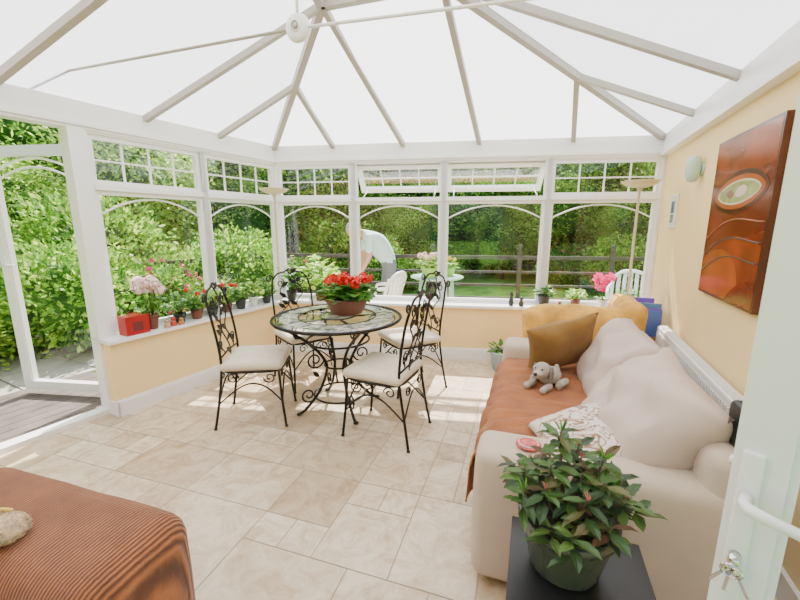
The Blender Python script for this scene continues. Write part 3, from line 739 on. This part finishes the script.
railing(FB,-1.5,6.3,-2.9); railing(FL,-1.0,1.0,-2.6)
def treemesh(name,h,rad,nl,ls,lm,core=True,cl=70,low=.25):
    mb=MB(); c=Vector((0,0,h*(.5+low/2))); rz=h*(1-low)/2
    mb.tube([(0,0,-.1),(.05,0,h*.3),(0,.05,h*.6)],[.14,.11,.06],BARK,8)
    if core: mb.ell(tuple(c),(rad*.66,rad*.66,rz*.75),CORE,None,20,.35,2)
    cs=[]
    for i in range(cl):
        d=Vector((R(-1,1),R(-1,1),R(-1,1))).normalized()*R(.72,1.0); cs.append(c+Vector((d.x*rad,d.y*rad,d.z*rz)))
    for i in range(nl):
        q=random.choice(cs); sg=.28*rad
        p=q+Vector((random.gauss(0,sg*.6),random.gauss(0,sg*.6),random.gauss(0,sg*.45)))
        mb.quadleaf(p,ls*R(.7,1.3),ls*R(.4,.6),lm)
    ob=mb.build(name); return ob
def inst(name,src,P,sc=1,rz=0):
    ob=bpy.data.objects.new(name,src.data); bpy.context.scene.collection.objects.link(ob); ob.location=P; ob.rotation_euler=(0,0,rz); ob.scale=(sc,sc,sc*R(.9,1.1)); return ob
tA=treemesh('tree',6.5,2.4,14000,.16,LEAFT); tA.location=(-5.5,12.5,-.1)
tB=treemesh('tree',7.5,2.6,14000,.17,LEAFT2,low=.05); tB.location=(0,14.5,-.1)
tC=treemesh('tree',5.5,2.1,12000,.14,LEAFT3,low=.15); tC.location=(5.2,12,-.1)
pl=[(tB,-3,14.5,1),(tB,3,14.8,1.05),(tB,6.0,14.2,1),(tB,10,12.5,1),(tB,-8,13,1),(tB,-10.5,10.5,1),(tB,-11.5,7,1),(tB,-11.5,3,1),(tB,-11,-.5,1),
 (tA,-8,8.5,.8),(tA,-2.2,11.5,.75),(tA,-7.8,5.0,.7),(tC,-9,2.0,.8),(tC,-5.6,8.5,.65),(tC,8.5,10.5,.85),(tA,2.2,12.5,.7),(tA,7,9.2,.6),(tB,10.5,8,.8),(tC,.3,10.8,.42),(tC,-4.2,10.2,.5),(tA,4.3,10.8,.5),(tC,-6.6,6.6,.5),(tC,3.0,11.2,.4),(tC,5.9,9.6,.42)]
for t,x,y,sc in pl: inst('tree',t,(x,y,-.15),sc,R(0,6))
def bushmesh(name,rad,h,nl,ls,lm,fm=None,nf=0):
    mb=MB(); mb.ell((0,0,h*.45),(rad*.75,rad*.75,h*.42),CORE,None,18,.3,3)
    for i in range(nl):
        d=Vector((R(-1,1),R(-1,1),R(-.55,1))).normalized(); k=R(.78,1.15)*(1+.35*noise.noise(d*3)); p=Vector((d.x*rad*k,d.y*rad*k,h*.47+d.z*h*.5*k))
        mb.quadleaf(p,ls*R(.7,1.3),ls*R(.45,.65),lm,d+Vector((R(-.9,.9),R(-.9,.9),R(-.9,.9))))
    for i in range(nf):
        d=Vector((R(-1,1),R(-1,1),R(-.2,1))).normalized(); k=1.1; flowerball(mb,(d.x*rad*k,d.y*rad*k,h*.47+d.z*h*.5*k),.04,fm,12,.022)
    return mb.build(name)
b1=bushmesh('shrub',.7,1.3,6000,.075,LEAFT); b1.location=(-3.9,4.6,-.12)
b2=bushmesh('shrub',.6,1.0,5000,.06,LEAFT3); b2.location=(-4.6,3.4,-.12)
b3=bushmesh('flowering_shrub',.6,1.05,4500,.065,LEAFT2,PINK,26); b3.location=(-3.5,5.4,-.12)
b4=bushmesh('flowering_shrub',.55,.9,4000,.065,LEAFT,PALE,30); b4.location=(-4.9,4.6,-.12)
for t,x,y,sc in [(b2,-5.5,2.5,1.1),(b1,-5.6,3.8,1.2),(b1,-6.2,1.6,1.2),(b4,-4.9,2.3,.8),(b1,-2.9,6.9,1.0),(b3,-2.1,8.0,.9),(b2,-3.0,6.0,.7),(b1,-.6,9.0,.9),(b2,.4,9.4,.8),(b4,1.0,9.9,.8),(b3,4.2,9.6,.9),(b1,4.9,8.4,1.0),(b2,5.6,7.2,1.0),(b1,6.2,5.6,1.1),(b1,-1.4,9.6,1.3),(b1,-5.0,6.4,1.4),(b3,-6.5,4.9,1.3),(b2,-4.3,7.1,1.1),(b1,6.8,9.0,1.3),(b2,4.3,5.1,.6)]:
    inst('flowering_shrub' if t in(b3,b4) else 'shrub',t,(x,y,-.12),sc,R(0,6))
mb=MB()
for i in range(9000):
    t=R(0,1); x=-6+16*t; y=13.0-.10*x+R(-.1,.1); z=R(-.1,2.3)
    mb.quadleaf((x,y-.55+noise.noise(Vector((x,z,0)))*.4,z),.17,.09,LEAFT)
for i in range(14):
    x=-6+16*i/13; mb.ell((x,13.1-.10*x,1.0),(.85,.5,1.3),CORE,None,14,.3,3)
mb.build('hedge')
mb=MB(); GT=pmat('pale_green_resin',(.38,.60,.46),.4)
mb.lathe([(0,.70),(.36,.70),(.40,.715),(.40,.73),(0,.73)],GT,32)
for k in range(4):
    a=k*pi/2+.6; mb.tube([(.30*math.cos(a),.30*math.sin(a),.70),(.36*math.cos(a),.36*math.sin(a),0)],[.028,.02],GT,8)
mb.tube([(.3*math.cos(i*.3142),.3*math.sin(i*.3142),.35) for i in range(20)],.012,GT,6,None,True)
ob=mb.build('garden_table'); ob.location=(.56,5.80,-.06)
potted('garden_planter',(.44,5.65,.671),.13,.15,TEALP,.22,.18,120,.07,.04,LEAFT3,PALE,20,.035,.025,1)
potted('garden_planter',(.74,5.85,.671),.10,.12,TEALP,.14,.14,60,.06,.04,LEAFT3,leafmat('yellow_petals',[(.7,.5,.05),(.85,.7,.2)]),8,.03,.02,1)
def garden_chair(x,y,ang):
    mb=MB()
    mb.sbox((0,0,.42),(.46,.46,.035),.015,PLASTIC,None,4,(0,0,-.01))
    for i in range(7):
        t=-1+2*i/6; yy=.21*t; xx=-.20-.05*(1-t*t)
        mb.tube([(xx,yy,.43),(xx-.06,yy*1.03,.65),(xx-.11,yy*1.0,.86-.06*t*t)],[.022,.024,.022],PLASTIC,6)
    mb.tube(smoothpts([(-.30,-.22,.76),(-.345,-.12,.85),(-.355,0,.875),(-.345,.12,.85),(-.30,.22,.76)]),.022,PLASTIC,8)
    for sg in(-1,1):
        mb.tube(smoothpts([(-.28,.225*sg,.68),(-.1,.26*sg,.66),(.14,.26*sg,.65),(.20,.25*sg,.60),(.22,.24*sg,.42),(.25,.25*sg,0)]),.022,PLASTIC,8)
        mb.tube([(-.20,.21*sg,.42),(-.27,.24*sg,0)],[.028,.02],PLASTIC,8)
    ob=mb.build('garden_chair'); ob.location=(x,y,-.06); ob.rotation_euler=(0,0,ang)
garden_chair(-.30,5.25,math.radians(150)); garden_chair(3.0,4.95,math.radians(-120))
# ------------------------------------------------------------ man bending over
SKIN=pmat('skin',(.62,.34,.24),.6); SHIRT=pmat('pale_teal_shirt',(.62,.82,.80),.9,bump=.3,bscale=20); TROU=pmat('grey_trousers',(.20,.21,.24),.9); HAIR=pmat('grey_hair',(.50,.47,.43),.9,bump=.8,bscale=150); SHOE=pmat('shoe_leather',(.04,.03,.025),.5)
def man(x,y,z,ang):
    root=bpy.data.objects.new('man',None); bpy.context.scene.collection.objects.link(root); root.location=(x,y,z); root.rotation_euler=(0,0,ang)
    V=[];E=[];Rd=[]
    def j(p,r,par=None):
        V.append(p);Rd.append(r)
        if par is not None: E.append((par,len(V)-1))
        return len(V)-1
    pel=j((0,0,.97),(.155,.155)); w1=j((.09,0,1.10),(.17,.15),pel); ch=j((.22,0,1.25),(.20,.16),w1); sh=j((.34,0,1.35),(.16,.12),ch); nk=j((.42,0,1.385),(.06,.06),sh); hd=j((.47,0,1.38),(.055,.055),nk)
    for sg in(-1,1):
        hp=j((-.01,.10*sg,.88),(.10,.10),pel); kn=j((.05,.12*sg,.50),(.07,.07),hp); an=j((-.02,.12*sg,.10),(.045,.045),kn); tt=j((.13,.14*sg,.04),(.04,.04),an)
        s1=j((.33,.19*sg,1.30),(.08,.08),sh); el=j((.36,.23*sg,1.03),(.052,.052),s1); wr=j((.46,.19*sg,.82),(.032,.032),el); pm=j((.49,.18*sg,.75),(.036,.036),wr)
    me=bpy.data.meshes.new('man_body'); me.from_pydata(V,E,[]); ob=bpy.data.objects.new('man_body_tmp',me); bpy.context.scene.collection.objects.link(ob)
    ob.modifiers.new('Skin','SKIN')
    for i,r in enumerate(Rd): me.skin_vertices[0].data[i].radius=(max(r),max(r)) if i>3 else (r[1],r[0])
    me.skin_vertices[0].data[0].use_root=True
    sb=ob.modifiers.new('S','SUBSURF'); sb.levels=2; sb.render_levels=2
    dg=bpy.context.evaluated_depsgraph_get(); m2=bpy.data.meshes.new_from_object(ob.evaluated_get(dg)); bpy.data.objects.remove(ob)
    for m in(SHIRT,TROU,SKIN,SHOE): m2.materials.append(m)
    for p in m2.polygons:
        c_=p.center; p.use_smooth=True
        if c_.z<.09: k=3
        elif c_.z<.93+.3*max(0,.05-c_.x) and c_.x<.25 and c_.z<1.0: k=1
        elif c_.x>.41 and c_.z>1.25 and abs(c_.y)<.09: k=2
        elif c_.z<1.10 and c_.x>.29: k=2
        else: k=0
        p.material_index=k
    b=bpy.data.objects.new('body',m2); bpy.context.scene.collection.objects.link(b); b.parent=root
    mb=MB(); Mh=T(.53,0,1.39)@RY(math.radians(55))
    mb.ell((0,0,.02),(.095,.075,.12),SKIN,Mh,20); mb.ell((.055,0,-.05),(.045,.05,.045),SKIN,Mh,14)
    mb.ell((.10,0,.0),(.02,.014,.026),SKIN,Mh,10); mb.ell((.088,0,-.045),(.012,.025,.006),pmat('lips',(.45,.18,.15),.5),Mh,10)
    for sg in(-1,1):
        mb.ell((0,.078*sg,.0),(.018,.01,.032),SKIN,Mh,10); mb.ell((.084,.032*sg,.025),(.012,.014,.010),PLASTIC,Mh,10); mb.ell((.094,.032*sg,.025),(.005,.006,.006),BLACK,Mh,8); mb.ell((.088,.032*sg,.048),(.012,.022,.005),HAIR,Mh,8)
        mb.ell((.52,.18*sg,.72),(.025,.042,.05),SKIN,None,12)
        for k in range(4):
            yy=.18*sg+(-.03+.02*k); L=[.07,.08,.076,.06][k]
            mb.tube([(.525,yy,.68),(.54,yy,.68-L*.45),(.535,yy,.68-L*.8),(.52,yy,.68-L)],[.010,.009,.008,.006],SKIN,8)
        mb.tube([(.52,.18*sg-.035*sg,.73),(.535,.18*sg-.058*sg,.695),(.54,.18*sg-.055*sg,.665)],[.012,.010,.008],SKIN,8)
    mb.ell((-.02,0,.045),(.097,.084,.112),HAIR,Mh,20)
    h=mb.build('head_and_hands'); h.parent=root
man(-.17,6.0,-.06,pi*1.08)
# ------------------------------------------------------------ light
w=bpy.data.worlds.new('World'); bpy.context.scene.world=w; w.use_nodes=True
n=w.node_tree.nodes; l=w.node_tree.links; bg=n['Background']
sky=n.new('ShaderNodeTexSky'); sky.sky_type='NISHITA'; sky.sun_disc=False; sky.sun_elevation=math.radians(54); sky.sun_rotation=math.radians(-10); sky.air_density=1; sky.dust_density=3
l.new(sky.outputs[0],bg.inputs['Color']); bg.inputs['Strength'].default_value=.48
sd=bpy.data.lights.new('sun','SUN'); sd.energy=19; sd.angle=math.radians(.6); sd.color=(1,.95,.87)
so=bpy.data.objects.new('sun',sd); bpy.context.scene.collection.objects.link(so)
so.rotation_euler=Vector((-.16,-.60,-.78)).to_track_quat('-Z','Y').to_euler(); so.location=(0,8,12)
cd=bpy.data.cameras.new('camera'); cd.lens=17.325; cd.sensor_width=36; cd.clip_start=.02
co=bpy.data.objects.new('camera',cd); bpy.context.scene.collection.objects.link(co)
co.location=(0,0,1.43); co.rotation_euler=(math.radians(79),0,0)
bpy.context.scene.camera=co
